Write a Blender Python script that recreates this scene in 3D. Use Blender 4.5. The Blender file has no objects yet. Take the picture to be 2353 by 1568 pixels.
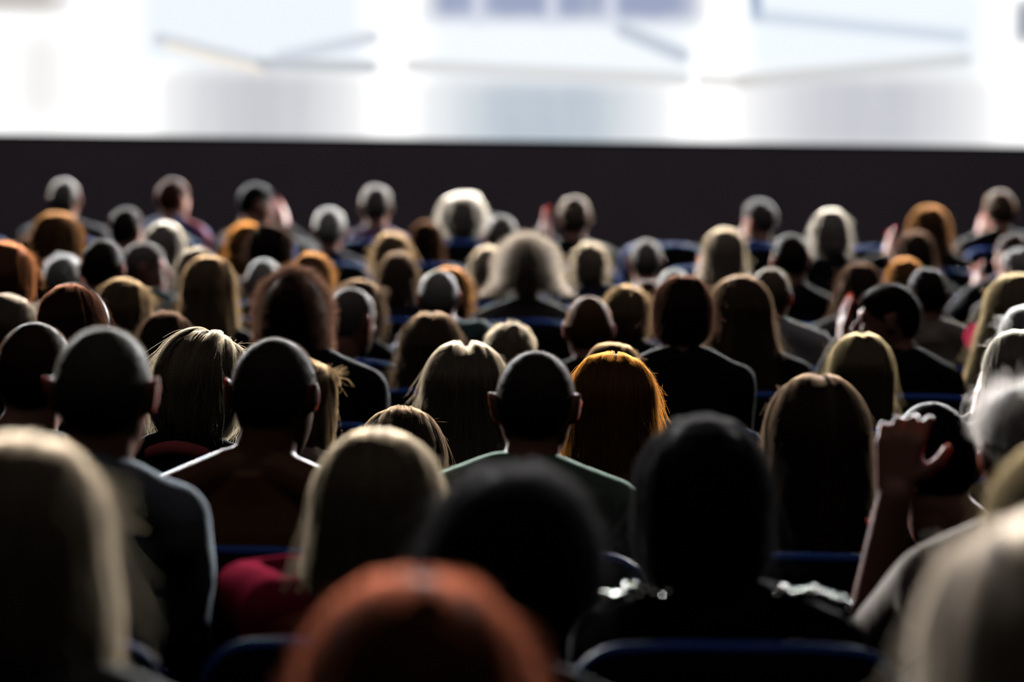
import bpy, math, json
import numpy as np
from mathutils import Matrix, Vector, Euler

# ------------------------------------------------------------------ camera, light, exposure
C = bpy.context.scene
COL = C.collection
F_PX = 85 / 36 * 2353
CAM_Z, PITCH, ROLL = 1.77, math.atan((784 - 260) / F_PX), math.radians(.70)
cam_d = bpy.data.cameras.new('camera'); cam = bpy.data.objects.new('camera', cam_d); COL.objects.link(cam)
cam_d.lens = 85; cam_d.sensor_width = 36; cam_d.clip_end = 100
cam_d.dof.use_dof = True; cam_d.dof.focus_distance = 5.1; cam_d.dof.aperture_fstop = 2.0
CAM_R = Matrix.Rotation(math.pi / 2 - PITCH, 3, 'X') @ Matrix.Rotation(ROLL, 3, 'Z')
cam.matrix_world = Matrix.Translation((0, 0, CAM_Z)) @ CAM_R.to_4x4()
C.camera = cam
C.view_settings.view_transform = 'Standard'; C.view_settings.look = 'None'
C.view_settings.gamma = 1; C.view_settings.use_curve_mapping = False
C.view_settings.exposure = 0.0
C.cycles.max_bounces = 1; C.cycles.diffuse_bounces = 0; C.cycles.transmission_bounces = 0; C.cycles.glossy_bounces = 0
C.cycles_curves.shape = 'RIBBONS' if hasattr(C, 'cycles_curves') else None
SCREEN_E, TOP_BOOST = 1.25, 230.0                                     # radiance of the picture's white; added boost of the unseen upper screen, main light
WLD = bpy.data.worlds.new('world'); C.world = WLD; WLD.use_nodes = True
WLD.node_tree.nodes['Background'].inputs[0].default_value = (.5, .55, .7, 1); WLD.node_tree.nodes['Background'].inputs[1].default_value = 0.0

FILL = bpy.data.lights.new('fill_light', 'AREA'); FILL.shape = 'RECTANGLE'; FILL.size = 12; FILL.size_y = 8; FILL.energy = 60; FILL.color = (1, .88, .86)   # added unseen lamp, faint fill on the backs of the crowd
ho = bpy.data.objects.new('fill_light', FILL); COL.objects.link(ho); ho.location = (0, 4, 8.7); ho.rotation_euler = (math.radians(45), 0, 0)
WASH = bpy.data.lights.new('wall_fill', 'AREA'); WASH.shape = 'RECTANGLE'; WASH.size = 12; WASH.size_y = 2; WASH.energy = 175; WASH.color = (1, .9, 1)   # added unseen lamp over the rows, lifts the black wall a little
wo = bpy.data.objects.new('wall_fill', WASH); COL.objects.link(wo); wo.location = (0, 9.5, 8.7); wo.rotation_euler = (math.radians(55), 0, 0)

def at(px, py, y):                                  # the point at distance y that the photo shows at pixel px, py
    v = CAM_R @ Vector(((px - 1176.5) / F_PX, -(py - 784) / F_PX, -1))
    return np.array(Vector((0, 0, CAM_Z)) + v * (y / v.y))

# ------------------------------------------------------------------ materials
MATS = {}
def mat(name, col, rough=.7, spec=.3, sheen=0., noise=0., sss=None, scale=60, bump=0.):
    if name in MATS: return MATS[name]
    m = bpy.data.materials.new(name); m.use_nodes = True
    nt = m.node_tree; b = nt.nodes['Principled BSDF']
    b.inputs['Base Color'].default_value = (*col, 1); b.inputs['Roughness'].default_value = rough
    b.inputs['Specular IOR Level'].default_value = spec
    b.inputs['Sheen Weight'].default_value = sheen; b.inputs['Sheen Roughness'].default_value = .4; b.inputs['Sheen Tint'].default_value = (*[min(1, q / max(max(col), .02)) for q in col], 1)
    if sss:
        b.inputs['Subsurface Weight'].default_value = sss; b.inputs['Subsurface Radius'].default_value = (1, .15, .08)
        b.inputs['Subsurface Scale'].default_value = .02
    if noise or bump:
        tc = nt.nodes.new('ShaderNodeTexCoord'); n = nt.nodes.new('ShaderNodeTexNoise'); n.inputs['Scale'].default_value = scale
        nt.links.new(tc.outputs['Object'], n.inputs['Vector'])
        if noise:
            r = nt.nodes.new('ShaderNodeMapRange'); r.inputs['To Min'].default_value = 1 - noise; r.inputs['To Max'].default_value = 1 + noise
            mx = nt.nodes.new('ShaderNodeVectorMath'); mx.operation = 'SCALE'; mx.inputs[0].default_value = col
            nt.links.new(n.outputs['Fac'], r.inputs['Value']); nt.links.new(r.outputs[0], mx.inputs['Scale']); nt.links.new(mx.outputs[0], b.inputs['Base Color'])
        if bump:
            bp = nt.nodes.new('ShaderNodeBump'); bp.inputs['Strength'].default_value = bump; bp.inputs['Distance'].default_value = .004
            nt.links.new(n.outputs['Fac'], bp.inputs['Height']); nt.links.new(bp.outputs[0], b.inputs['Normal'])
    MATS[name] = m
    return m

HAIR = {'blk': (.03, .028, .028), 'blk2': (.03, .022, .018), 'dkb': (.06, .036, .026), 'dka': (.10, .05, .025), 'brn': (.14, .082, .052), 'ltb': (.27, .18, .11),
        'ltb2': (.25, .17, .11), 'aub': (.34, .16, .06), 'rus': (.20, .085, .05), 'rus2': (.11, .055, .035), 'gin': (.66, .26, .055),
        'gin2': (.55, .25, .08), 'cop': (.58, .22, .09), 'red': (.30, .085, .045), 'gold': (.50, .33, .17), 'gold2': (.60, .46, .25),
        'bln': (.70, .56, .38), 'bln2': (.78, .62, .43), 'ash': (.46, .37, .27), 'plat': (.85, .77, .63), 'crm': (.95, .78, .60), 'snd': (.40, .31, .22),
        'gry': (.42, .38, .34), 'gry2': (.24, .22, .21), 'gcb': (.42, .34, .26), 'wht': (.82, .79, .74), 'wht2': (.88, .80, .74), 'buz': (.26, .24, .19), 'buz2': (.14, .11, .09)}
def hair_mat(key):
    n = 'hair_' + key
    if n in MATS: return MATS[n]
    m = bpy.data.materials.new(n); m.use_nodes = True; nt = m.node_tree; nt.nodes.clear()
    o = nt.nodes.new('ShaderNodeOutputMaterial'); c = HAIR[key]; lum = sum(c) / 3
    t = nt.nodes.new('ShaderNodeBsdfHair'); t.component = 'Transmission'; t.inputs['Color'].default_value = (*c, 1); t.inputs['RoughnessU'].default_value = .45; t.inputs['RoughnessV'].default_value = 1.
    r = nt.nodes.new('ShaderNodeBsdfHair'); r.component = 'Reflection'; r.inputs['Color'].default_value = (*[.75 * x + .12 * lum + .01 for x in c], 1); r.inputs['RoughnessU'].default_value = .35; r.inputs['RoughnessV'].default_value = .9
    h = nt.nodes.new('ShaderNodeMixShader'); h.inputs[0].default_value = .45; nt.links.new(t.outputs[0], h.inputs[1]); nt.links.new(r.outputs[0], h.inputs[2])
    nt.links.new(h.outputs[0], o.inputs[0]); MATS[n] = m
    return m
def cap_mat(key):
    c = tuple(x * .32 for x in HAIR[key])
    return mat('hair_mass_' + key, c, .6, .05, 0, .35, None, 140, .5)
CLOTH = {'black': (.009, .009, .010), 'charcoal': (.03, .03, .034), 'denim': (.06, .11, .28), 'purple': (.16, .075, .17), 'navy': (.018, .022, .045),
         'grey': (.11, .105, .10), 'white': (.34, .33, .33), 'cream': (.28, .24, .21), 'crimson': (.33, .024, .055), 'teal': (.05, .085, .085),
         'ice': (.14, .165, .19), 'mint': (.10, .15, .11), 'knit': (.17, .175, .16), 'tan': (.2, .13, .08)}
def cloth_mat(key): return mat('cloth_' + key, CLOTH[key], .85, 0. if key == 'crimson' else .12, .5 if key in ('ice', 'mint', 'knit', 'white', 'cream') else .04, .15, None, 90, .3)
SKIN = [(.46, .24, .17), (.38, .19, .13), (.20, .09, .04)]
def skin_mat(i): return mat('skin_%s' % ('fair', 'warm', 'tanned')[i], SKIN[i], .5, .18, 0, .08, .6, 40)

# ------------------------------------------------------------------ mesh helpers
def V(*a): return np.array(a, float)
def unit(v): return v / (np.linalg.norm(v) + 1e-12)
def rotm(yaw=0, pitch=0, roll=0):                    # degrees; yaw + turns to the left, pitch + nods forward, roll + tips to the right
    return np.array(Matrix.Rotation(math.radians(yaw), 3, 'Z') @ Matrix.Rotation(-math.radians(pitch), 3, 'X') @ Matrix.Rotation(math.radians(roll), 3, 'Y'))
def frame(d, ref=(1, 0, 0)):
    d = unit(d); r = np.array(ref, float); r = r - d * r.dot(d)
    if np.linalg.norm(r) < 1e-4: r = np.cross(d, V(0, 0, 1)) if abs(d[2]) < .9 else np.cross(d, V(0, 1, 0))
    r = unit(r); return r, np.cross(d, r)
class Prims:
    def __init__(s): s.v = []; s.f = []; s.n = 0
    def add(s, v, f):
        s.v.append(v); s.f += [tuple(i + s.n for i in q) for q in f]; s.n += len(v)
    def loft(s, rings):
        m = len(rings[0]); v = np.concatenate(rings + [rings[0].mean(0)[None], rings[-1].mean(0)[None]]); f = []
        for i in range(len(rings) - 1):
            for j in range(m):
                k = (j + 1) % m; f.append((i * m + j, i * m + k, (i + 1) * m + k, (i + 1) * m + j))
        a = len(rings) * m
        for j in range(m):
            k = (j + 1) % m; f.append((a, k, j)); f.append((a + 1, (len(rings) - 1) * m + j, (len(rings) - 1) * m + k))
        s.add(v, f)
    def cap(s, p0, p1, r0, r1, m=12, flat=1., ref=(1, 0, 0)):   # tapered round-ended limb; flat squeezes it along its second axis
        p0 = np.array(p0, float); p1 = np.array(p1, float); d = unit(p1 - p0); a, b = frame(d, ref); t = np.linspace(0, 2 * np.pi, m, endpoint=False)
        circ = np.cos(t)[:, None] * a + np.sin(t)[:, None] * b * flat
        R = [p0 - d * r0 * math.cos(q) * min(1, flat + .2) + circ * r0 * math.sin(q) for q in (.25, .7, 1.15)] + [p0 + circ * r0]
        R += [p0 + (p1 - p0) * q + circ * (r0 + (r1 - r0) * q) for q in (.33, .67)]
        R += [p1 + circ * r1] + [p1 + d * r1 * math.cos(q) * min(1, flat + .2) + circ * r1 * math.sin(q) for q in (1.15, .7, .25)]
        s.loft(R)
    def ball(s, c, r, R=None, m=14, n=9):
        r = np.array([r] * 3 if np.isscalar(r) else r, float); R = np.eye(3) if R is None else R; t = np.linspace(0, 2 * np.pi, m, endpoint=False); rings = []
        for q in np.linspace(.12, np.pi - .12, n):
            p = np.stack([np.sin(q) * np.cos(t) * r[0], np.sin(q) * np.sin(t) * r[1], np.full(m, -np.cos(q) * r[2])], 1); rings.append(p @ R.T + c)
        s.loft(rings)
    def mesh(s, name):
        me = bpy.data.meshes.new(name); me.from_pydata(np.concatenate(s.v).tolist(), [], s.f); me.update(); return me

def smooth(me):
    me.polygons.foreach_set('use_smooth', np.ones(len(me.polygons), bool)); me.update()
def mesh_np(name, v, f, material=None, sm=True):
    me = bpy.data.meshes.new(name); me.from_pydata(np.asarray(v).tolist(), [], f)
    if sm: smooth(me)
    if material: me.materials.append(material)
    me.update(); return me
def put(name, me, parent=None, **props):
    o = bpy.data.objects.new(name, me); COL.objects.link(o)
    if parent is not None: o.parent = parent
    for k, v in props.items(): o[k] = v
    return o
def dup(src, name, parent=None):
    o = src.copy(); o.name = name; COL.objects.link(o)
    if parent is not None: o.parent = parent
    return o
def box(p, lo, hi, bev=0):
    x0, y0, z0 = lo; x1, y1, z1 = hi
    v = [(x, y, z) for z in (z0, z1) for y in (y0, y1) for x in (x0, x1)]
    p.add(np.array(v, float), [(0, 2, 3, 1), (4, 5, 7, 6), (0, 1, 5, 4), (2, 6, 7, 3), (0, 4, 6, 2), (1, 3, 7, 5)])
def rbox(p, c, s, r=.03):                            # box with rounded edges, lofted along z
    hx, hy, hz = s[0] / 2, s[1] / 2, s[2] / 2; rings = []
    def ring(z, k):
        pts = []
        for cx, cy, a0 in ((1, 1, 0), (-1, 1, 90), (-1, -1, 180), (1, -1, 270)):
            for q in (0, 30, 60, 90):
                a = math.radians(a0 + q); pts.append((c[0] + cx * (hx - r) + (r - k) * math.cos(a), c[1] + cy * (hy - r) + (r - k) * math.sin(a), z))
        return np.array(pts)
    e = min(r, hz) * .6
    rings = [ring(c[2] - hz, e), ring(c[2] - hz + e * .3, e * .3), ring(c[2] - hz + e, 0), ring(c[2] + hz - e, 0), ring(c[2] + hz - e * .3, e * .3), ring(c[2] + hz, e)]
    p.loft(rings)
def tube(p, pts, r, m=8):
    pts = np.array(pts, float); rings = []; t = np.linspace(0, 2 * np.pi, m, endpoint=False)
    for i in range(len(pts)):
        d = pts[min(i + 1, len(pts) - 1)] - pts[max(i - 1, 0)]; a, b = frame(d, (0, 1, 0)); rings.append(pts[i] + r * (np.cos(t)[:, None] * a + np.sin(t)[:, None] * b))
    p.loft(rings)
JOBS = []
def fuse(p, name, vox, iters=2):                     # union of the lofted shapes as one continuous skin; evaluated for all people at once below
    o = bpy.data.objects.new('draft', p.mesh('draft')); COL.objects.link(o)
    m = o.modifiers.new('r', 'REMESH'); m.mode = 'VOXEL'; m.voxel_size = vox
    s = o.modifiers.new('s', 'SMOOTH'); s.factor = .5; s.iterations = iters
    JOBS.append((o, name)); return len(JOBS) - 1
def run_jobs():
    dg = bpy.context.evaluated_depsgraph_get(); out = []
    for o, n in JOBS:
        me = bpy.data.meshes.new_from_object(o.evaluated_get(dg)); me.name = n; smooth(me); out.append(me)
    for o, n in JOBS:
        d = o.data; bpy.data.objects.remove(o); bpy.data.meshes.remove(d)
    JOBS.clear(); return out
def ripple(me, amp, seed, k=14.):                    # soft folds in cloth
    n = len(me.vertices); v = np.empty(n * 3, np.float32); me.vertices.foreach_get('co', v); v = v.reshape(-1, 3)
    nn = np.empty(n * 3, np.float32); me.vertex_normals.foreach_get('vector', nn); nn = nn.reshape(-1, 3); g = np.random.default_rng(seed); h = np.zeros(n)
    for q in range(5):
        d = g.normal(size=3) * k * (1 + .5 * q); h += np.sin(v @ d + g.uniform(0, 6) + 1.5 * np.sin(v @ (g.normal(size=3) * k * .6))) / (1 + .4 * q)
    v += nn * (amp * h / 2)[:, None].astype(np.float32); me.vertices.foreach_set('co', v.ravel()); me.update()

# ------------------------------------------------------------------ the hall
def structure(name, p, m):
    me = p.mesh(name); me.materials.append(m); return put(name, me, kind='structure')
SY = 20.0; SZ0 = 1.548
ROW_Y = lambda row: 13.0 - .82 * row               # where the seat backs of a row stand; row 0 is the front row
FZ = lambda row: {0: 0., 1: -.07, 10: -.12, 11: -.03}.get(row, -.14 if 1 < row < 10 else 0.)   # the middle rows stand a little lower
prof = [(-12., 0.)]
for row in range(14, -1, -1): prof += [(ROW_Y(row) - .01, FZ(row)), (ROW_Y(row) + .806, FZ(row))]
prof += [(SY + .3, 0.)]
n = len(prof); vv = [(x, y, z) for x in (-8, 8) for y, z in prof] + [(x, y, -.4) for x in (-8, 8) for y, z in prof]
ff = [(i, n + i, n + i + 1, i + 1) for i in range(n - 1)] + [(2 * n + i, 2 * n + i + 1, 3 * n + i + 1, 3 * n + i) for i in range(n - 1)]
for a, b in ((0, 2 * n), (n, 3 * n)): ff += [((a + i, a + i + 1, b + i + 1, b + i) if a == 0 else (a + i + 1, a + i, b + i, b + i + 1)) for i in range(n - 1)]
ff += [(0, 2 * n, 3 * n, n), (n - 1, 2 * n - 1, 4 * n - 1, 3 * n - 1)]
p = Prims(); p.add(np.array(vv, float), ff); structure('floor', p, mat('carpet', (.03, .028, .032), .95, .1, 0, .3, None, 300))
p = Prims(); box(p, (-8, SY, 0), (8, SY + .3, 9.0)); structure('wall_front', p, mat('dark_wall', (.20, .178, .205), .9, .1, 0, .12, None, 2))
wm = mat('side_wall', (.010, .0095, .010), .95, .1, 0, .1, None, 3)
p = Prims(); box(p, (-8.3, -12, 0), (-8, SY + .3, 9.0)); structure('wall_left', p, wm)
p = Prims(); box(p, (8, -12, 0), (8.3, SY + .3, 9.0)); structure('wall_right', p, wm)
p = Prims(); box(p, (-8.3, -12.3, 0), (8.3, -12, 9.0)); structure('wall_back', p, wm)
p = Prims(); box(p, (-8.3, -12.3, 9.0), (8.3, SY + .3, 9.2)); structure('ceiling', p, wm)

# the film picture: a bright hall with a glossy floor, out of soft bands and lines, in metres on the screen
def film():
    m = bpy.data.materials.new('film_picture'); m.use_nodes = True; nt = m.node_tree; nt.nodes.clear(); N, L = nt.nodes.new, nt.links.new
    out = N('ShaderNodeOutputMaterial'); em = N('ShaderNodeEmission'); L(em.outputs[0], out.inputs[0])
    tc = N('ShaderNodeTexCoord'); sp = N('ShaderNodeSeparateXYZ'); L(tc.outputs['Object'], sp.inputs[0])
    def mth(op, a, b=None, c=None):
        n = N('ShaderNodeMath'); n.operation = op
        for i, q in enumerate((a, b, c)):
            if q is None: continue
            if isinstance(q, (int, float)): n.inputs[i].default_value = q
            else: L(q, n.inputs[i])
        return n.outputs[0]
    def ramp(x, a, b):                               # 1 at a and 0 at b, soft between
        n = N('ShaderNodeMapRange'); n.interpolation_type = 'SMOOTHERSTEP'; n.inputs['From Min'].default_value = min(a, b); n.inputs['From Max'].default_value = max(a, b)
        n.inputs['To Min'].default_value = 1 if a < b else 0; n.inputs['To Max'].default_value = 0 if a < b else 1
        L(x, n.inputs['Value']); return n.outputs[0]
    k = F_PX / SY
    def X(px): return (px - 1176.5) / k
    def Z(px, py): return (260 + (px - 1176.5) * .0122 - py) / k + CAM_Z
    x, z = sp.outputs['X'], sp.outputs['Z']
    nz = N('ShaderNodeTexNoise'); nz.inputs['Scale'].default_value = 1.1; nz.inputs['Detail'].default_value = 3; mp = N('ShaderNodeMapping'); mp.inputs['Scale'].default_value = (4.5, 1, .8)
    L(tc.outputs['Object'], mp.inputs[0]); L(mp.outputs[0], nz.inputs['Vector']); streak = nz.outputs['Fac']
    cur = [None]
    base = N('ShaderNodeRGB'); base.outputs[0].default_value = (1, 1, 1, 1); cur[0] = base.outputs[0]
    def lay(mask, col, op):
        mx = N('ShaderNodeMix'); mx.data_type = 'RGBA'; L(mth('MULTIPLY', mask, op), mx.inputs[0]); L(cur[0], mx.inputs[6]); mx.inputs[7].default_value = (*col, 1); cur[0] = mx.outputs[2]
    def quad(x0, x1, y0, y1, sx, sy, col, op, streaks=0.):
        xm = (x0 + x1) / 2; hw = (x1 - x0) / 2 / k; ax = mth('ABSOLUTE', mth('SUBTRACT', x, X(xm))); mx = ramp(ax, hw - sx / k, hw + sx / k)
        zm = (Z(xm, y0) + Z(xm, y1)) / 2; hz = abs(Z(xm, y0) - Z(xm, y1)) / 2; az = mth('ABSOLUTE', mth('SUBTRACT', z, zm)); mz = ramp(az, hz - sy / k, hz + sy / k)
        q = mth('MULTIPLY', mx, mz)
        if streaks: q = mth('MULTIPLY', q, mth('MULTIPLY_ADD', streak, streaks, 1 - streaks * .5))
        lay(q, col, op)
    def line(x0, y0, x1, y1, w, col, op):
        a = V(X(x0), 0, Z(x0, y0)); b = V(X(x1), 0, Z(x1, y1)); ba = b - a
        s = N('ShaderNodeVectorMath'); s.operation = 'SUBTRACT'; cb = N('ShaderNodeCombineXYZ'); L(x, cb.inputs[0]); L(z, cb.inputs[2]); L(cb.outputs[0], s.inputs[0]); s.inputs[1].default_value = a
        d = N('ShaderNodeVectorMath'); d.operation = 'DOT_PRODUCT'; L(s.outputs[0], d.inputs[0]); d.inputs[1].default_value = ba / ba.dot(ba)
        t = mth('MINIMUM', mth('MAXIMUM', d.outputs['Value'], 0.), 1.)
        sc = N('ShaderNodeVectorMath'); sc.operation = 'SCALE'; sc.inputs[0].default_value = ba; L(t, sc.inputs['Scale'])
        ds = N('ShaderNodeVectorMath'); ds.operation = 'DISTANCE'; L(s.outputs[0], ds.inputs[0]); L(sc.outputs[0], ds.inputs[1])
        lay(ramp(ds.outputs['Value'], w * .3 / k, w / k), col, op)
    pale = (.88, .94, 1.0)
    quad(310, 840, -200, 150, 70, 30, pale, 1); quad(960, 1590, 30, 178, 80, 30, (.90, .95, 1.0), 1); quad(1690, 2260, -200, 165, 70, 40, (.89, .95, 1.0), 1)
    quad(430, 770, 165, 345, 170, 40, (.60, .61, .65), 1, .4); quad(1040, 1450, 185, 345, 200, 45, (.50, .57, .65), 1, .4); quad(1770, 2190, 175, 345, 200, 45, (.60, .61, .66), 1, .4)
    quad(30, 160, 60, 290, 90, 90, (.9, .89, .88), 1, .3); quad(-60, 140, -100, 25, 60, 26, (.56, .52, .49), 1); quad(2316, 2420, 10, 95, 20, 24, (.32, .35, .42), 1)
    quad(985, 1585, -200, 46, 50, 34, (.34, .39, .55), 1, .5)
    for c in (1090, 1258, 1392): quad(c - 16, c + 16, -200, 62, 16, 22, (.74, .77, .88), .75)
    line(365, 92, 600, 150, 22, (.55, .58, .64), .75); line(385, 107, 596, 162, 14, (.93, .86, .76), 1); line(600, 148, 850, 155, 20, (.45, .48, .52), .8); line(640, 135, 850, 88, 24, (.58, .62, .7), .7)
    line(940, 152, 1560, 182, 22, (.66, .65, .65), .7); line(1420, 72, 1555, 128, 26, (.46, .52, .62), .75); line(1716, -40, 1724, 38, 20, (.22, .32, .5), .8); line(1724, 40, 2190, 86, 24, (.58, .66, .78), .7)
    line(1690, 188, 2200, 138, 24, (.6, .6, .6), .7); line(1600, 185, 1720, 190, 14, (.7, .68, .66), .9)
    sc = N('ShaderNodeSeparateColor'); L(cur[0], sc.inputs[0]); lo = mth('MINIMUM', sc.outputs[0], sc.outputs[1])     # whites gain a little; unseen upper part hugely brightened to rim-light the crowd
    L(cur[0], em.inputs[0]); up = ramp(z, 3.3, 2.75); gain = mth('MULTIPLY_ADD', up, TOP_BOOST - SCREEN_E, SCREEN_E - 1.)
    L(mth('MULTIPLY_ADD', ramp(lo, 1.0, .86), gain, 1.), em.inputs[1])
    return m
p = Prims(); box(p, (-7.4, SY - .05, SZ0), (7.4, SY - .001, 4.3))
me = p.mesh('screen_surface'); me.materials.append(film()); me.materials.append(mat('screen_border', (.01, .01, .01)))
for q in me.polygons: q.material_index = 0 if abs(q.normal.y + 1) < .1 else 1
put('projection_screen', me, label='huge glowing white projection screen above the black wall', category='screen')

# ------------------------------------------------------------------ seats
blue = mat('blue_edging', (.055, .15, .62), .55, .15); dark_fab = mat('seat_fabric', (.010, .011, .014), .9, .1, 0, .2, None, 200, .2); shell = mat('seat_shell', (.008, .008, .010), .5, .3); metal = mat('seat_metal', (.02, .02, .022), .4)
SH = 1.07
def seat_meshes():
    hw, r, z1, z0 = .215, .075, SH, .40
    out = [(-hw * .94, z0)] + [(-hw, z0 + .25), (-hw, z1 - r - .02)]
    out += [(-hw + r - r * math.cos(a), z1 - r - .008 + r * math.sin(a)) for a in np.linspace(.2, 1.5, 7)]
    half = out + [(-hw * .4, z1 - .002)]; pts = half + [(0, z1)] + [(-x, z) for x, z in reversed(half)]
    pts = np.array(pts)
    def y_at(x, z): return .06 * (z1 - z) / (z1 - z0) - .045 * (1 - (x / hw) ** 2)          # reclined and dished
    p = Prims(); cen = np.array([0, .75]); rings = []
    for s, dy in ((.0, -.022), (.5, -.024), (.9, -.022), (.985, -.012), (1., 0), (.985, .014), (.9, .03), (.5, .036), (.0, .036)):
        q = cen + (pts - cen) * max(s, .02); rings.append(np.stack([q[:, 0], np.array([y_at(a, b) for a, b in q]) + dy, q[:, 1]], 1))
    p.loft([x[::-1] for x in rings]); bk = p.mesh('backrest')
    p = Prims(); tube(p, [(x, y_at(x, z), z + .004) for x, z in pts], .0105, 8); pp = p.mesh('piping')
    p = Prims(); rbox(p, (0, .29, .372), (.42, .40, .08), .035); cu = p.mesh('cushion')
    p = Prims(); box(p, (-.03, .14, .0), (.03, .30, .33)); box(p, (-.12, .04, 0), (.12, .36, .02)); pd = p.mesh('pedestal')
    for me, m in ((bk, dark_fab), (pp, blue), (cu, dark_fab), (pd, metal)): me.materials.append(m)
    for me in (bk, pp, cu): smooth(me)
    return [('backrest', bk), ('piping', pp), ('cushion', cu), ('pedestal', pd)]
SEAT = seat_meshes(); SEAT_N = [0]
def seat(x, y, label, z=0.):
    e = bpy.data.objects.new('theatre_seat', None); COL.objects.link(e); e.location = (x, y, z)
    e['label'] = label; e['category'] = 'seat'; e['group'] = 'theatre seats in rows facing the screen'
    for n, me in SEAT:
        o = bpy.data.objects.new(n, me); COL.objects.link(o); o.parent = e
        if n == 'piping': o['label'] = 'blue edging along the top of the backrest'

# ------------------------------------------------------------------ heads and bodies
HEAD = [(-.130, .026, .072, .006), (-.118, .042, .088, -.018), (-.098, .054, .092, -.046), (-.072, .064, .093, -.066), (-.047, .070, .092, -.080), (-.02, .0735, .088, -.091),
        (.008, .0750, .090, -.094), (.036, .0700, .084, -.087), (.062, .0575, .068, -.071), (.080, .041, .048, -.051), (.090, .026, .028, -.031), (.0945, .010, .008, -.012)]
def head_prims(P, M, o, hs, female):
    t = np.linspace(0, 2 * np.pi, 28, endpoint=False); rings = []
    for z, hw, yf, yb in HEAD:
        c, s = np.cos(t), np.sin(t); ym, yr = (yf + yb) / 2, (yf - yb) / 2
        rings.append(np.stack([hw * np.sign(c) * np.abs(c) ** .9, ym + yr * np.sign(s) * np.abs(s) ** .95, np.full(28, z)], 1) * hs @ M.T + o)
    P.loft(rings)
    def w(x, y, z): return V(x, y, z) * hs @ M.T + o
    P.cap(w(0, .088, .002), w(0, .114, -.040), .009 * hs, .013 * hs, 10); P.ball(w(0, .112, -.044), V(.016, .012, .010) * hs, M)             # nose
    for s in (-1, 1):
        P.cap(w(s * .012, .089, .018), w(s * .048, .078, .016), .010 * hs, .007 * hs, 8); P.ball(w(s * .031, .083, 0), V(.013, .010, .010) * hs, M)   # brow, eye
        P.ball(w(s * .036, .070, -.035), V(.022, .02, .018) * hs, M)                                                                              # cheek
        R = M @ rotm(-s * 24, 0, s * 8)
        P.ball(w(s * .083, -.012, -.012), V(.0055, .018, .031) * hs, R); P.cap(w(s * .088, -.026, .012), w(s * .083, -.018, -.03), .0055 * hs, .005 * hs, 8)  # ear
        P.cap(w(s * .081, .004, .006), w(s * .090, -.022, .018), .005 * hs, .0055 * hs, 8)
    P.ball(w(0, .094, -.071), V(.024, .009, .007) * hs, M); P.ball(w(0, .092, -.083), V(.021, .009, .008) * hs, M)                           # lips
    P.ball(w(0, .086, -.112), V(.022, .014, .014) * hs, M)                                                                                    # chin
    P.cap(w(0, -.018, -.05), w(0, -.024, -.12), .054 * hs, .052 * hs, 14)
def hand_prims(P, wrist, d, n, s, curl=.5, k=1., spread=.10):
    d, n, s = unit(d), unit(n), unit(s)
    for q, L_ in ((-.028, .074), (-.010, .082), (.010, .082), (.026, .076)):
        P.cap(wrist + s * q * .6 * k, wrist + d * L_ * k + s * q * k, .015 * k, .0125 * k, 8)
    for q, L_, cu, a in ((.031, .070, .8, 1.2), (.011, .080, 1., .3), (-.010, .076, 1.1, -.5), (-.030, .060, 1.3, -1.4)):
        pnt = wrist + d * (.086 - abs(q) * .15) * k + s * q * k; ang = 0.; dd = unit(d + s * a * spread)
        for L2, r0, r1, bend in ((.46, .0088, .0082, .30), (.31, .0082, .0075, .45), (.25, .0075, .0066, .35)):
            ang += bend * curl * cu; e = dd * math.cos(ang) + n * math.sin(ang); nx = pnt + e * L_ * L2 * k; P.cap(pnt, nx, r0 * k, r1 * k, 8); pnt = nx
    b = wrist + d * .022 * k + s * .026 * k; m = b + unit(d * .62 + s * .72 + n * .28) * .046 * k; P.cap(b, m, .0135 * k, .0105 * k, 8); P.cap(m, m + unit(d * .85 + s * .35 + n * .35) * .032 * k, .0103 * k, .008 * k, 8)
def ik(S, Wt, L1, L2, hint):
    v = Wt - S; D = min(np.linalg.norm(v), L1 + L2 - .008); D = max(D, abs(L1 - L2) + .02); u = unit(v); Wt = S + u * D
    a = (L1 * L1 - L2 * L2 + D * D) / (2 * D); h = math.sqrt(max(L1 * L1 - a * a, 0)); hp = unit(hint - u * hint.dot(u)); return S + u * a + hp * h, Wt
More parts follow.
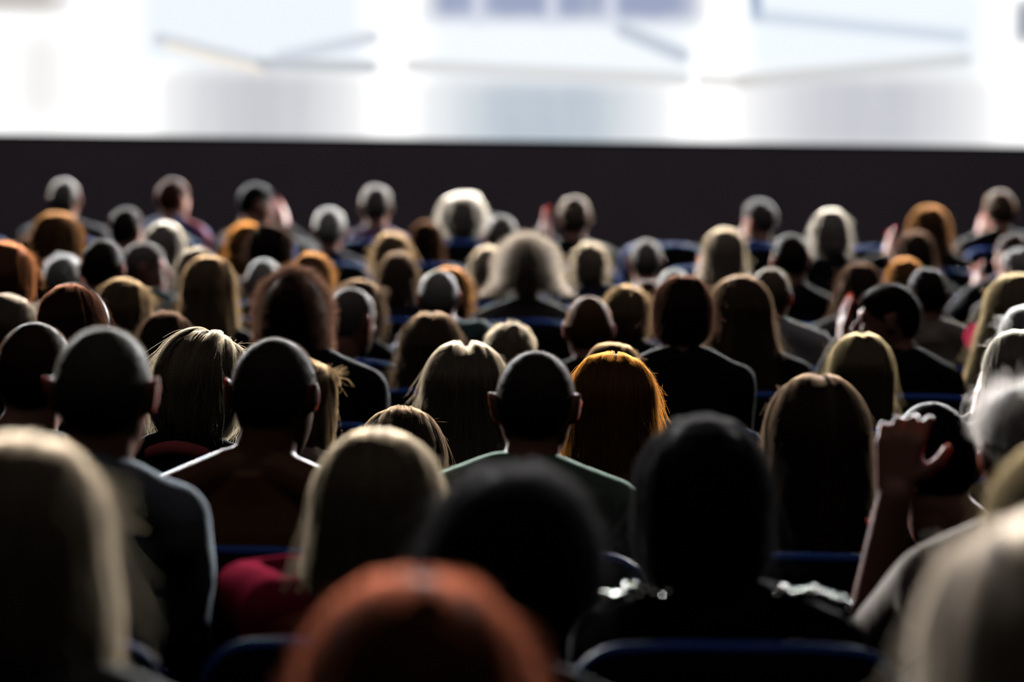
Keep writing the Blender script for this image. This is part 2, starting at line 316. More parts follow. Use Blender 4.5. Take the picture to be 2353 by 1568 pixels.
# ------------------------------------------------------------------ who sits where: photo position of the hair top, hair width, style, row, distance
SOL = {1: (148, 410, 88, 'short', 0, 13.18), 2: (397, 410, 85, 'short', 0, 13.25), 3: (588, 421, 85, 'short', 0, 13.16), 4: (865, 424, 92, 'short', 0, 13.18), 5: (1063, 446, 118, 'puff', 0, 13.16), 6: (1320, 449, 95, 'short', 1, 12.38), 7: (1747, 457, 90, 'short', 0, 13.19), 8: (1910, 480, 102, 'bob', 3, 10.78), 9: (2137, 472, 108, 'long', 1, 12.35), 10: (2298, 436, 88, 'short', 0, 13.18), 11: (757, 476, 95, 'short', 1, 12.33), 12: (290, 476, 90, 'short', 2, 11.54), 13: (1152, 494, 95, 'short', 2, 11.55), 14: (980, 507, 92, 'long', 1, 12.39), 15: (1485, 550, 92, 'short', 2, 11.46), 16: (130, 487, 128, 'long', 4, 10.1), 17: (377, 510, 106, 'long', 3, 10.74), 18: (565, 512, 104, 'long', 2, 11.53), 19: (622, 513, 108, 'bob', 3, 10.72), 20: (902, 534, 106, 'bob', 3, 10.75), 21: (1666, 524, 110, 'long', 3, 10.75), 22: (1818, 537, 102, 'short', 4, 9.93), 23: (2105, 531, 104, 'long', 2, 11.6), 24: (1893, 558, 90, 'long', 2, 11.46), 25: (1928, 550, 80, 'bob', 1, 12.28), 26: (235, 548, 112, 'short', 6, 8.51), 27: (72, 541, 92, 'bob', 3, 10.75), 28: (12, 556, 132, 'bob', 7, 7.67), 29: (330, 556, 98, 'short', 4, 9.82), 30: (145, 584, 98, 'short', 5, 9.12), 31: (453, 569, 96, 'bob', 5, 9.22), 32: (480, 587, 136, 'long', 6, 8.18), 33: (606, 594, 90, 'short', 4, 9.82), 34: (716, 580, 112, 'bob', 5, 9.08), 36: (916, 579, 106, 'bob', 4, 9.86), 37: (1122, 566, 98, 'bob', 3, 10.64), 38: (1212, 545, 168, 'curly', 4, 9.82), 39: (1357, 556, 92, 'bob', 3, 10.76), 40: (1008, 619, 86, 'short', 6, 8.18), 41: (1550, 617, 86, 'short', 4, 9.82), 42: (1488, 641, 90, 'short', 5, 9.0), 43: (1441, 654, 108, 'bob', 6, 8.19), 44: (1571, 631, 146, 'bob', 8, 6.69), 45: (1702, 632, 150, 'long', 7, 7.47), 46: (1772, 613, 98, 'short', 6, 8.31), 48: (1976, 602, 106, 'long', 5, 9.14), 49: (2080, 592, 86, 'bob', 4, 9.91), 50: (2133, 612, 108, 'short', 6, 8.25), 51: (2046, 650, 142, 'prof', 7, 7.39), 52: (2330, 536, 90, 'short', 3, 10.81), 53: (2345, 569, 90, 'short', 4, 9.95), 55: (2335, 628, 150, 'long', 7, 7.59), 56: (2366, 700, 125, 'bob', 8, 6.72), 57: (2345, 756, 165, 'long', 9, 5.84), 59: (675, 623, 185, 'curly', 8, 6.54), 60: (826, 641, 104, 'bob', 6, 8.46), 61: (806, 660, 118, 'short', 7, 7.71), 63: (165, 651, 155, 'bob', 9, 5.89), 64: (285, 638, 124, 'bob', 7, 7.37), 65: (15, 675, 136, 'bob', 8, 6.79), 66: (80, 737, 190, 'short', 11, 4.37), 67: (382, 714, 118, 'bob', 8, 6.85), 68: (461, 756, 204, 'bob', 10, 5.07), 69: (237, 751, 238, 'short', 12, 3.61), 70: (630, 776, 202, 'short', 11, 4.25), 71: (690, 820, 165, 'bob', 9, 5.73), 72: (992, 716, 152, 'long', 7, 7.36), 73: (1173, 741, 122, 'short', 8, 6.6), 74: (1354, 679, 122, 'short', 7, 7.43), 75: (1070, 783, 204, 'long', 9, 5.72), 76: (1232, 806, 192, 'short', 11, 4.31), 77: (1408, 785, 152, 'bob', 9, 5.94), 92: (1408, 810, 205, 'long', 10, 5.03), 78: (1982, 763, 162, 'long', 8, 6.54), 79: (1882, 858, 250, 'long', 11, 4.26), 80: (2372, 852, 245, 'short', 12, 3.53), 81: (2146, 922, 215, 'short', 11, 4.32), 83: (52, 1000, 440, 'bob', 13, 2.45), 84: (1620, 955, 350, 'bob', 12, 3.26), 85: (1180, 1070, 440, 'puff', 13, 2.73), 86: (868, 985, 322, 'long', 12, 3.38), 87: (922, 934, 215, 'bob', 10, 4.9), 88: (955, 1320, 600, 'puff', 14, 1.97), 89: (2420, 1190, 640, 'bob', 14, 1.9), 90: (2470, 1000, 420, 'long', 13, 2.67), 97: (1035, 612, 90, 'bob', 5, 9.08)}
HANDLE = {
    1: 'with cropped grey hair and broad dark suit, leftmost in front row',
    2: 'with reddish cropped hair in blue denim jacket, front row',
    3: 'with black hair turned right, hand near chin, front row',
    4: 'with short grey hair and purple shirt collar, front row',
    5: 'with big round pale blond bob, front row centre',
    6: 'with short sandy hair and red-lit raised left hand, second row',
    7: 'with short dark grey hair turned left, before the bare black wall',
    8: 'with creamy blond tousled bob, right of the dark grey-haired man',
    9: 'with wavy auburn shoulder-length hair, second row on the right',
    10: 'with light brown cropped hair clapping, rightmost in front row',
    11: 'with snow-white short hair, wide ears and navy top',
    12: "with short dark brown hair, below the denim jacket's left shoulder",
    13: "with short grey-brown hair, tucked below the big blond bob's right",
    14: 'with long brown hair lit orange along its right edge',
    15: 'with cropped grey hair framed by an empty blue-piped seat top',
    16: 'with big long auburn hair, below the dark suit',
    17: 'with long straight pale blond hair, behind the man in profile',
    18: 'with bright ginger hair, partly behind a dark brown bob',
    19: 'with dark brown bob turned right, overlapping ginger hair',
    20: 'with tawny brown bob, below the purple shirt collar',
    21: 'with long light blond hair and blond ends on both shoulders',
    22: 'with dark brown short flat-topped hair and wide dark jacket',
    23: 'with soft brown hair clapping, below the wavy auburn hair',
    24: 'with light brown hair, peeking from behind the flat-topped man',
    25: 'with small brown hairdo, just under the creamy tousled bob',
    26: 'with large round dark brown crop, left of the profile man',
    27: 'with side-swept brown bob, behind the tall ginger crown',
    28: 'with bright copper hair, cut by the left frame edge',
    29: 'with grey hair in right-facing profile, nose and chin lit',
    30: 'with messy white hair, left of the round dark crop',
    31: 'with ash-blond bob, half hidden behind long golden hair',
    32: 'with long straight golden brown hair reaching down the back',
    33: 'with short white-rimmed hair, left of the small orange bob',
    34: 'with orange-blond bob, above the big dark curls',
    36: 'with brown hair and loose blond wisps at the neck',
    37: 'with wavy blond bob, left behind the big curly grey hair',
    38: 'with big curly grey-brown hair and wide dark grey jacket',
    39: 'with smooth pale blond bob around a dark oval, row centre',
    40: 'with thin white hair and pointed crown, left of big curly grey',
    41: 'with creamy white crown, just visible above the dark bob',
    42: 'with reddish brown crown, between golden and dark bobs',
    43: 'with golden brown bob turned right, left of the dark bob',
    44: 'with dark bob, slim neck and black top with rimmed shoulder',
    45: 'with very long wavy light brown hair spreading to the waist',
    46: 'with short fair hair and white collar, behind the long waves',
    48: 'with long brown hair, just behind the left-facing profile',
    49: 'with small orange-brown hairdo, above the centre-parted dark hair',
    50: 'with centre-parted dark hair, hand at neck and greyish shirt',
    51: 'with short black hair in left-facing profile and raised hand',
    52: 'with dark brown hair, right frame edge, clapping',
    53: 'with pale lit hair at right frame edge, above golden hair',
    55: 'with long yellow blond hair and crimson sweater, right edge',
    56: 'with wavy white hair at right frame edge, below yellow blond',
    57: 'with long platinum hair and raised hand, right frame edge',
    59: 'with tall dark brown curls and a black coat',
    60: 'with wavy brown-blond hair, peeking behind the grey crop',
    61: 'with grey cropped hair, half behind the tall dark curls',
    63: 'with auburn hair and bright diagonal strand falling right',
    64: 'with auburn-blond bob and loose strands, below the round dark crop',
    65: 'with ash-blond bob at left frame edge, below copper hair',
    66: 'with blurred dark brown hair, left behind the shaven head',
    67: 'with dark bob and lit parting, above the messy blond bob',
    68: 'with messy blond bob and coral collar, beside the shaven head',
    69: 'with big shaven head, dark red ears and pale shirt rim',
    70: 'with domed close-cropped head and glint, tan bare shoulders',
    71: 'with ginger-blond hair turned right, hidden behind the domed head',
    72: 'with long straight brown hair, behind the sharp blond hair',
    73: 'with fluffy fair hair, above the upright dark crop',
    74: 'with auburn pinned-up hair, upper centre, above the golden hair',
    75: 'with sharp heart-parted blond hair, centre of the crowd',
    76: 'with upright dark crop and red-lit ears, centre',
    77: 'with golden hair arc, just behind the flaming ginger hair',
    92: 'with flaming ginger tousled long hair, right of the dark crop',
    78: 'with straight honey-blond hair and centre parting, right side',
    79: 'with long smooth dark brown hair, right of the black silhouette',
    80: 'with white-topped hair, red ear and raised left hand, right edge',
    81: 'with dark hair and grey knit sweater, left of white-topped head',
    83: 'with large blurred blond bob at the lower left edge',
    84: 'with big black blurred hair and beaded straps, lower right centre',
    85: 'with big blurred black round hair, bottom centre',
    86: 'with blurred blond hair and crimson sweater, lower left centre',
    87: 'with brown hair and pale highlights, just behind blurred blond',
    88: 'with huge blurred red hair at bottom edge',
    89: 'with huge blurred cream-blond hair in bottom right corner',
    90: 'with yellow blond hair strip at the lower right edge',
    97: 'with ginger crown, just above the pointed white crown',
}
ATTR = {1: ('gry', 0, 0, 0, 'jacket', 'charcoal', 0), 2: ('rus', -32, 0, 0, 'jacket', 'denim', 0), 3: ('blk', -62, 5, 0, 'shirt', 'black', 0), 4: ('gry', 0, 0, 0, 'shirt', 'purple', 0), 5: ('plat', 0, 0, 0, 'sweater', 'black', 0), 6: ('snd', 0, 0, 0, 'jacket', 'black', 0), 7: ('gry2', 38, 0, 0, 'jacket', 'black', 0), 8: ('plat', 0, 0, 0, 'sweater', 'black', 0), 9: ('aub', -10, 0, 0, 'sweater', 'black', 0), 10: ('ltb', 10, 0, 0, 'jacket', 'black', 0), 11: ('wht', 0, 0, 0, 'jacket', 'navy', 1), 12: ('dkb', -20, 0, 0, 'shirt', 'black', 0), 13: ('gry', -5, 0, 0, 'shirt', 'charcoal', 0), 14: ('dka', 0, 0, 0, 'sweater', 'black', 0), 15: ('gry', 0, 0, 0, 'shirt', 'grey', 0), 16: ('aub', 0, 0, 0, 'sweater', 'black', 0), 17: ('plat', -12, 0, 4, 'sweater', 'navy', 0), 18: ('gin', 10, 0, 0, 'sweater', 'black', 0), 19: ('dkb', -35, 0, 0, 'shirt', 'grey', 0), 20: ('gold', 0, 0, 0, 'sweater', 'black', 0), 21: ('bln', 5, 0, 0, 'sweater', 'black', 0), 22: ('dkb', 15, 0, 0, 'jacket', 'black', 0), 23: ('brn', 0, 0, 0, 'sweater', 'black', 0), 24: ('bln2', -8, 0, 0, 'sweater', 'black', 0), 25: ('brn', 0, 0, 0, 'shirt', 'black', 0), 26: ('dkb', -8, 0, 0, 'shirt', 'black', 1), 27: ('brn', -20, 0, 0, 'sweater', 'black', 0), 28: ('cop', -25, 0, 0, 'shirt', 'black', 1), 29: ('gry', -78, 0, 0, 'shirt', 'teal', 0), 30: ('wht', 0, 0, 0, 'shirt', 'charcoal', 0), 31: ('ash', 10, 0, 0, 'sweater', 'black', 0), 32: ('gold', 0, 0, 0, 'sweater', 'black', 0), 33: ('wht', -10, 5, 0, 'shirt', 'black', 0), 34: ('gin2', -10, 0, 0, 'sweater', 'black', 0), 36: ('ltb', 0, 0, 0, 'sweater', 'navy', 0), 37: ('bln', 12, 0, 0, 'sweater', 'black', 0), 38: ('gcb', 0, 0, 0, 'jacket', 'grey', 0), 39: ('bln', 0, 0, 0, 'shirt', 'navy', 0), 40: ('wht', 5, 0, 0, 'jacket', 'teal', 1), 41: ('wht', 0, 0, 0, 'shirt', 'black', 0), 42: ('rus', 0, 0, 0, 'shirt', 'black', 0), 43: ('gold', -25, 0, 0, 'sweater', 'black', 0), 44: ('rus2', 0, 0, 0, 'sweater', 'black', 0), 45: ('ltb', 8, 0, 0, 'sweater', 'black', 0), 46: ('snd', -15, 0, 0, 'shirt', 'white', 0), 48: ('brn', 15, 0, 8, 'sweater', 'grey', 0), 49: ('gin2', 0, 0, 0, 'shirt', 'black', 0), 50: ('dkb', -8, 0, 0, 'shirt', 'cream', 1), 51: ('blk2', 76, 3, 0, 'jacket', 'black', 1), 52: ('brn', 30, 0, 0, 'jacket', 'black', 1), 53: ('wht', 40, 0, 0, 'shirt', 'grey', 0), 55: ('gold2', 5, 0, 5, 'sweater', 'crimson', 0), 56: ('wht', 10, 0, 0, 'sweater', 'grey', 0), 57: ('plat', 12, 0, 0, 'sweater', 'cream', 0), 59: ('rus2', 0, 0, 0, 'jacket', 'black', 0), 60: ('ltb', -30, 0, 0, 'sweater', 'black', 0), 61: ('gry', -35, 5, 0, 'jacket', 'black', 1), 63: ('rus', 0, 8, -10, 'sweater', 'black', 0), 64: ('gold', -22, 0, 0, 'sweater', 'black', 0), 65: ('ash', -25, 0, 0, 'sweater', 'black', 0), 66: ('brn', 0, 0, 0, 'shirt', 'black', 0), 67: ('brn', 0, 8, 0, 'sweater', 'black', 0), 68: ('bln', -18, 0, 5, 'sweater', 'black', 0), 69: ('buz', 0, 0, 0, 'shirt', 'ice', 1), 70: ('buz2', -14, 4, 0, 'tank', 'black', 2), 71: ('gold', -50, 0, 0, 'shirt', 'cream', 0), 72: ('ltb', 0, 0, 0, 'sweater', 'black', 0), 73: ('bln', 0, 5, 0, 'shirt', 'black', 0), 74: ('aub', 0, 0, 0, 'shirt', 'black', 0), 75: ('bln', 0, 0, 0, 'sweater', 'black', 0), 76: ('buz2', -6, 0, 0, 'shirt', 'mint', 1), 77: ('gold', -10, 0, 0, 'sweater', 'black', 0), 92: ('gin', -8, 5, 0, 'sweater', 'black', 0), 78: ('gold2', 0, 0, 0, 'sweater', 'black', 0), 79: ('ltb2', 0, 0, 0, 'sweater', 'navy', 0), 80: ('wht2', 10, 0, 0, 'shirt', 'cream', 1), 81: ('blk2', 5, 10, 0, 'sweater', 'knit', 1), 83: ('bln2', -10, 0, 0, 'sweater', 'grey', 0), 84: ('blk', 0, 0, 0, 'sweater', 'black', 0), 85: ('blk', 0, 0, 0, 'sweater', 'black', 0), 86: ('bln', 0, 0, 0, 'sweater', 'crimson', 0), 87: ('ltb', 0, 0, 0, 'sweater', 'black', 0), 88: ('red', 0, 0, 0, 'sweater', 'black', 0), 89: ('crm', 0, 0, 0, 'sweater', 'black', 0), 90: ('gold2', 0, 0, 0, 'sweater', 'black', 0), 97: ('gin2', 0, 0, 0, 'shirt', 'black', 0)}
HANDS = {6: ('L', 1238, 512, 0.12, 1), 7: ('L', 1708, 520, 0.16, 0), 10: ('L', 2246, 528, 0.12, 1), 23: ('L', 2032, 556, 0.14, 1), 3: ('R', 660, 492, 0.16, 0), 21: ('L', 1600, 614, 0.2, 1), 51: ('L', 1932, 742, 0.12, 4), 50: ('R', 2170, 728, 0.1, 0), 52: ('L', 2236, 642, 0.2, 1), 57: ('L', 2238, 895, 0.1, 0), (80, 'L'): ('L', 2066, 1020, .22, 2), (80, 'R'): ('R', 2100, 1300, .24, 4), 86: ('L', 550, 1345, 0.27, 3), 55: ('L', 2242, 770, 0.28, 3)}
THUMB = {}
SHRUG = {(86, 'L'): .05, (55, 'L'): .07}
WIDE = {79: .70, 81: .70, 61: .68, 72: .72, 65: .80, 30: .87, 31: .87, 67: .80, 40: .88, 60: .88, 69: .97, 86: .95, 1: 1.15, 38: 1.2, 59: 1.1}
CLOSE_SHOULDER = {}
EXTRA = {68: ('scarf', 'coral'), 2: ('scarf', 'pink', 'R'), 84: ('beads',), 63: ('band',)}
ROLLED = {(80, 'L'), (80, 'R')}
STRANDS = 3600
# ------------------------------------------------------------------ hair
AX, AY, AZ = .0775, .097, .097
def sstep(x, a, b):
    t = np.clip((x - a) / (b - a), 0, 1); return t * t * (3 - 2 * t)
def hair_surface(st, th, u, tm):                     # th 0 = nape side, pi = face side; u 0 = crown, 1 = tips; tm scales the hair's thickness
    a = np.abs(np.degrees(np.arctan2(np.sin(th), np.cos(th)))); tx, ty, tz = st['t']; L = st['L']
    if L <= 0:
        pe = np.interp(a, [0, 50, 72, 100, 125, 150, 180], [132, 124, 97, 91, 78, 60, 56]); dr = np.zeros_like(a)
        tm = tm * (1 - .82 * sstep(u, st.get('fade', .45), 1.))
    else:
        pe = np.interp(a, [0, 108, 124, 140, 180], [97, 97, 94, 68, 56]); dr = L * (1 - sstep(a, 112, 134)) * (1 - st.get('tiers', .0) * sstep(a, 40, 120))
    pe = np.radians(pe); sk = pe * .092; s = u * (sk + dr); ph = np.minimum(s / .092, pe); zd = np.maximum(0, s - sk)
    tm = 1 + (tm - 1) * (.25 + .75 * sstep(u, .0, .3)) if L > 0 else tm
    sx, sy_, sz = np.sin(ph) * np.sin(th), -np.sin(ph) * np.cos(th), np.cos(ph); ti = math.radians(34) * (1 - sstep(ph, .1, 1.5))      # the whorl sits forward of the crown
    sy_, sz = sy_ * np.cos(ti) + sz * np.sin(ti), sz * np.cos(ti) - sy_ * np.sin(ti)
    x = (AX + tx * tm) * sx; y = (AY + ty * tm) * sy_; z = (AZ + tz * tm) * sz
    if st.get('part'):
        z = z - st['part'] * np.exp(-((x - st.get('px', 0.)) / .011) ** 2) * (ph < .9)
    if L > 0:
        q = zd / max(L, .01); r = 1 + st['flare'] * q - st['curl'] * q ** 3 + st.get('wave', 0) * np.sin(q * 9 + th * 2)
        x = x * r; y = y * (1 + st['flare'] * .3 * q - st['curl'] * q ** 3) + st.get('fwd', 0) * q; z = z - zd; x = x + st.get('side', 0) * q ** 2
    nx, ny, nz = x / AX ** 2, y / AY ** 2, np.where(zd > 0, 0, z / AZ ** 2)
    l = np.sqrt(nx * nx + ny * ny + nz * nz) + 1e-9
    return np.stack([x, y, z], -1), np.stack([nx / l, ny / l, nz / l], -1)
def hair_mass(st, g):
    nt, nu = 56, 22; th = np.linspace(0, 2 * np.pi, nt, endpoint=False); u = np.linspace(.02, 1, nu); T, U = np.meshgrid(th, u)
    o, n = hair_surface(st, T, U, np.full(T.shape, st.get('core', .6)))
    k = g.normal(size=(6, 3)) * 45; b = sum(np.sin(o @ k[q] + q) for q in range(6)) / 6
    o = o + n * (b * st.get('bump', .0025))[..., None]
    i_, _ = hair_surface(dict(st, t=(-.010, -.010, -.010), part=0), T, U, np.ones(T.shape) * 1.0)
    if st['L'] > 0: i_ = i_ * np.where((o[..., 2:] < 0), .86, 1.)
    v = np.concatenate([o.reshape(-1, 3), i_.reshape(-1, 3), o[0].mean(0)[None], i_[0].mean(0)[None]]); f = []; B = nt * nu
    for r in range(nu - 1):
        for c in range(nt):
            d = (c + 1) % nt; f.append((r * nt + c, (r + 1) * nt + c, (r + 1) * nt + d, r * nt + d)); f.append((B + r * nt + c, B + r * nt + d, B + (r + 1) * nt + d, B + (r + 1) * nt + c))
    e = (nu - 1) * nt
    for c in range(nt):
        d = (c + 1) % nt; f.append((e + c, B + e + c, B + e + d, e + d)); f.append((2 * B, c, d)); f.append((2 * B + 1, B + d, B + c))
    return v, f
def hair_strands(st, g, N):
    kind = st['kind']
    if kind in ('short', 'buz'):
        n = 4; th = g.uniform(0, 2 * np.pi, N); u = np.sqrt(g.uniform(.0, 1, N)) * 1.0
        p, nr = hair_surface(st, th, u, np.full(N, .72)); p2, _ = hair_surface(st, th, np.minimum(u + .06, 1.05), np.full(N, .72)); tg = p2 - p; tg /= np.linalg.norm(tg, axis=1)[:, None] + 1e-9
        cl = np.sin(th * 9 + u * 5 + g.uniform(0, 6))[:, None] * st.get('mess', .25)
        d = nr * st.get('stand', .55) + tg * .75 + g.normal(size=(N, 3)) * (.16 + st.get('mess', .25) * .4) + np.cross(nr, tg) * cl; d /= np.linalg.norm(d, axis=1)[:, None]
        fade = 1 - .75 * sstep(u, st.get('fade', .45), 1.); L = (st['hl'] * fade * g.uniform(.6, 1.15, N))[:, None]
        q = np.linspace(0, 1, n)
        P = np.stack([p + d * L * k + (tg * .5 - nr * .45) * L * k * k * .55 for k in q], 1)
        return P
    if kind == 'curly':
        n = 14; th = g.uniform(0, 2 * np.pi, N); u = g.uniform(.02, 1., N); tm = g.uniform(.62, 1.0, N)
        p, nr = hair_surface(st, th, u, tm); p2, _ = hair_surface(st, th, np.minimum(u + .05, 1.1), tm); tg = p2 - p; tg /= np.linalg.norm(tg, axis=1)[:, None] + 1e-9
        sd = np.cross(nr, tg); q = np.linspace(0, 1, n); Ls = g.uniform(.03, .07, N); R = g.uniform(.004, .0105, N) * st.get('ringlet', 1.); ph = g.uniform(0, 6.3, N); tw = g.uniform(9, 17, N)
        return np.stack([p + tg * (Ls * k * .9)[:, None] + nr * (Ls * k * .30 + R * np.sin(ph + tw * k))[:, None] + sd * (R * np.cos(ph + tw * k))[:, None] for k in q], 1)
    n = 9; nc = st.get('clumps', 70); ct = g.uniform(0, 2 * np.pi, nc); co = g.normal(size=nc) * st.get('clump', .10); cw = g.normal(size=nc)
    ci = g.integers(0, nc, N); th0 = ct[ci] + g.normal(size=N) * .05; u0 = g.uniform(0, .8, N) ** 1.2; lf = g.uniform(.22, .6, N); fly = g.uniform(0, 1, N) < st.get('fly', .05)
    tm = 1.0 + co[ci] + g.normal(size=N) * .07; q = np.linspace(0, 1, n); w = g.uniform(0, 6.3, N); P = []
    for k in q:
        u = u0 + (np.minimum(u0 + lf, 1.02 + .05 * g.uniform(size=1)) - u0) * k
        th = th0 + .05 * np.sin(w + 3 * k) * st.get('wob', 1.) + cw[ci] * .12 * u * st.get('wob', 1.)
        p, nr = hair_surface(st, th, u, tm + st.get('frizz', .06) * np.sin(w * 3 + k * 7))
        p = p + nr * (fly * sstep(u0, .0, .25) * k * k * .024 * (1 + np.sin(w)))[:, None] + (fly * k * k)[:, None] * np.stack([np.cos(w * 5), np.sin(w * 7) * .4, np.sin(w * 2) * .6], 1) * .008
        P.append(p)
    return np.stack(P, 1)
def curves_obj(P, rad, m, parent):
    N, n, _ = P.shape; hc = bpy.data.hair_curves.new('strands'); hc.add_curves([n] * N)
    hc.attributes['position'].data.foreach_set('vector', P.astype(np.float32).ravel())
    ra = hc.attributes.get('radius') or hc.attributes.new('radius', 'FLOAT', 'POINT')
    prof = np.linspace(1, .45, n); ra.data.foreach_set('value', np.tile(prof * rad, N).astype(np.float32))
    hc.materials.append(m); o = bpy.data.objects.new('strands', hc); COL.objects.link(o); o.parent = parent; return o

def style_of(i, kind, Wt, key):
    fem = kind in ('bob', 'long', 'puff'); hs = .97 if fem else 1.0
    if i in (59, 38): hs = 1.0
    mn = {'short': .006, 'prof': .006, 'bob': .014, 'long': .013, 'curly': .03, 'puff': .022}[kind]
    if key in ('buz', 'buz2'): mn = .0025
    if kind == 'prof': Wt = .165
    tx = (Wt / 2 - AX * hs) / 1.05
    if tx < mn: hs = min(1.04, max(.86, (Wt / 2 - mn * 1.05) / AX)); tx = max(mn, (Wt / 2 - AX * hs) / 1.05)
    if kind in ('short', 'prof'):
        if tx > .013: hs = min(1.08, hs * (1 + (tx - .013) / AX * .8)); tx = .013
    st = dict(kind='short' if kind == 'prof' else kind, L=0, flare=0., curl=0.)
    if st['kind'] == 'short':
        st.update(t=(tx, tx * 1.1 + .002, tx * 1.5 + .004), hl=tx * .9 + .004, mess=.2, stand=.4, core=.78)
        if key in ('buz', 'buz2'): st.update(kind='buz', t=(tx, tx, tx + .001), hl=.006, stand=.9, mess=.05, bump=.0005, core=.5)
    elif kind == 'bob': st.update(t=(tx, tx * .8 + .008, tx * .5 + .012), L=.10, flare=.05, curl=.30, tiers=.0)
    elif kind == 'long': st.update(t=(tx, tx * .7 + .006, tx * .4 + .010), L=.26, flare=.22, curl=.0)
    elif kind == 'puff': st.update(t=(tx, tx * .9, tx * .8 + .006), L=.05, flare=-.05, curl=.35, frizz=.16, wob=2., clump=.16, fly=.15)
    elif kind == 'curly': st.update(t=(tx, tx * .9, tx * .7 + .008), L=.05, flare=-.05, curl=.25, bump=.006, core=.72)
    st.update(TWEAK.get(i, {}))
    return st, hs
TWEAK = {75: dict(part=.016, L=.19, fly=.16, clump=.13, flare=.18, curl=-.18), 72: dict(part=.008, L=.22, fwd=-.03, flare=.5, fly=.10), 78: dict(part=.006, L=.26, flare=.0, fly=.06, frizz=.02, clump=.05),
         79: dict(L=.24, flare=.16, part=.004), 45: dict(L=.31, fwd=-.055, flare=.75, wave=.03, clump=.15, wob=1.6), 32: dict(L=.25, fwd=-.045, flare=.22), 92: dict(L=.22, flare=.2, clump=.26, wob=2.2, fly=.16, side=.02),
         68: dict(L=.10, clump=.22, wob=2, fly=.15, part=.005), 73: dict(hl=.028, mess=.5, stand=.6), 30: dict(hl=.03, mess=.8), 71: dict(L=.17, flare=.1, clump=.15), 87: dict(L=.2, flare=.15),
         86: dict(L=.28, flare=.48, curl=-.1), 63: dict(L=.16, flare=.30, curl=-.2), 38: dict(L=.05, core=.5, flare=.12, ringlet=1.8, curl=-.1), 59: dict(L=.09, ringlet=1.2, core=.5, flare=.02, curl=.1), 44: dict(L=.085, curl=.42, flare=.02, part=.006),
         50: dict(part=.012), 37: dict(L=.13, curl=-.1, flare=.1), 36: dict(L=.15, curl=.1, tiers=.2), 21: dict(L=.2, flare=.18, clump=.15), 57: dict(part=.004, flare=.15), 83: dict(L=.17, curl=.5, flare=.42), 5: dict(L=.07, curl=.2),
         64: dict(L=.11, curl=.35, clump=.16), 39: dict(L=.09, curl=.4, frizz=.02), 17: dict(L=.25, flare=.35), 16: dict(L=.24, flare=.25), 18: dict(L=.2), 89: dict(L=.16), 55: dict(L=.3, flare=.5),
         80: dict(hl=.05, mess=.35, t=(.018, .018, .032), core=.4, stand=.5), 56: dict(clump=.25, wob=2.5, L=.09), 9: dict(L=.2, flare=.25, wave=.03), 60: dict(L=.16, clump=.25, wob=2), 88: dict(L=.12, curl=.1, flare=.1), 85: dict(L=.06), 84: dict(L=.12), 51: dict(hl=.018, mess=.1, fade=.35)}

# ------------------------------------------------------------------ people
BEAD = mat('beads', (.8, .85, .78), .12, .8); BEAD.node_tree.nodes['Principled BSDF'].inputs['Metallic'].default_value = 1
PEOPLE = []
for i, (px, py, W, kind, row, d) in SOL.items():
    c = at(px, py, d); s = F_PX / d; coc = F_PX * .0425 * abs(1 / 5.1 - 1 / d)
    d = max(d, 13.0 - .82 * row + .19); c = at(px, py, d); PEOPLE.append(dict(i=i, top=c, kind=kind, row=row, d=d, W=(W - .5 * coc) / s))
SEAT_Y = lambda row: 13.0 - .82 * row
for row in range(15):                               # seats stand at least 46 cm apart; people lean to where their heads are
    R = sorted([q for q in PEOPLE if q['row'] == row], key=lambda q: q['top'][0]); x = np.array([q['top'][0] for q in R]); x0 = x.copy()
    for _ in range(400):
        for a in range(len(x) - 1):
            gap = .492 - (x[a + 1] - x[a])
            if gap > 0: x[a] -= gap / 2; x[a + 1] += gap / 2
        x += (x0 - x) * .02
    for a in range(len(x) - 1):
        if x[a + 1] - x[a] < .482: x[a + 1:] += .482 - (x[a + 1] - x[a])
    for q, v in zip(R, x): q['sx'] = float(v)
    for a, q in enumerate(R): q['nx'] = q['top'][0] * .4 + q['sx'] * .6
    for a, q in enumerate(R): q['gap'] = min([min(abs(q['sx'] - o['sx']), abs(q['nx'] - o['nx']) + .02) for o in R if o is not q] + [.56])

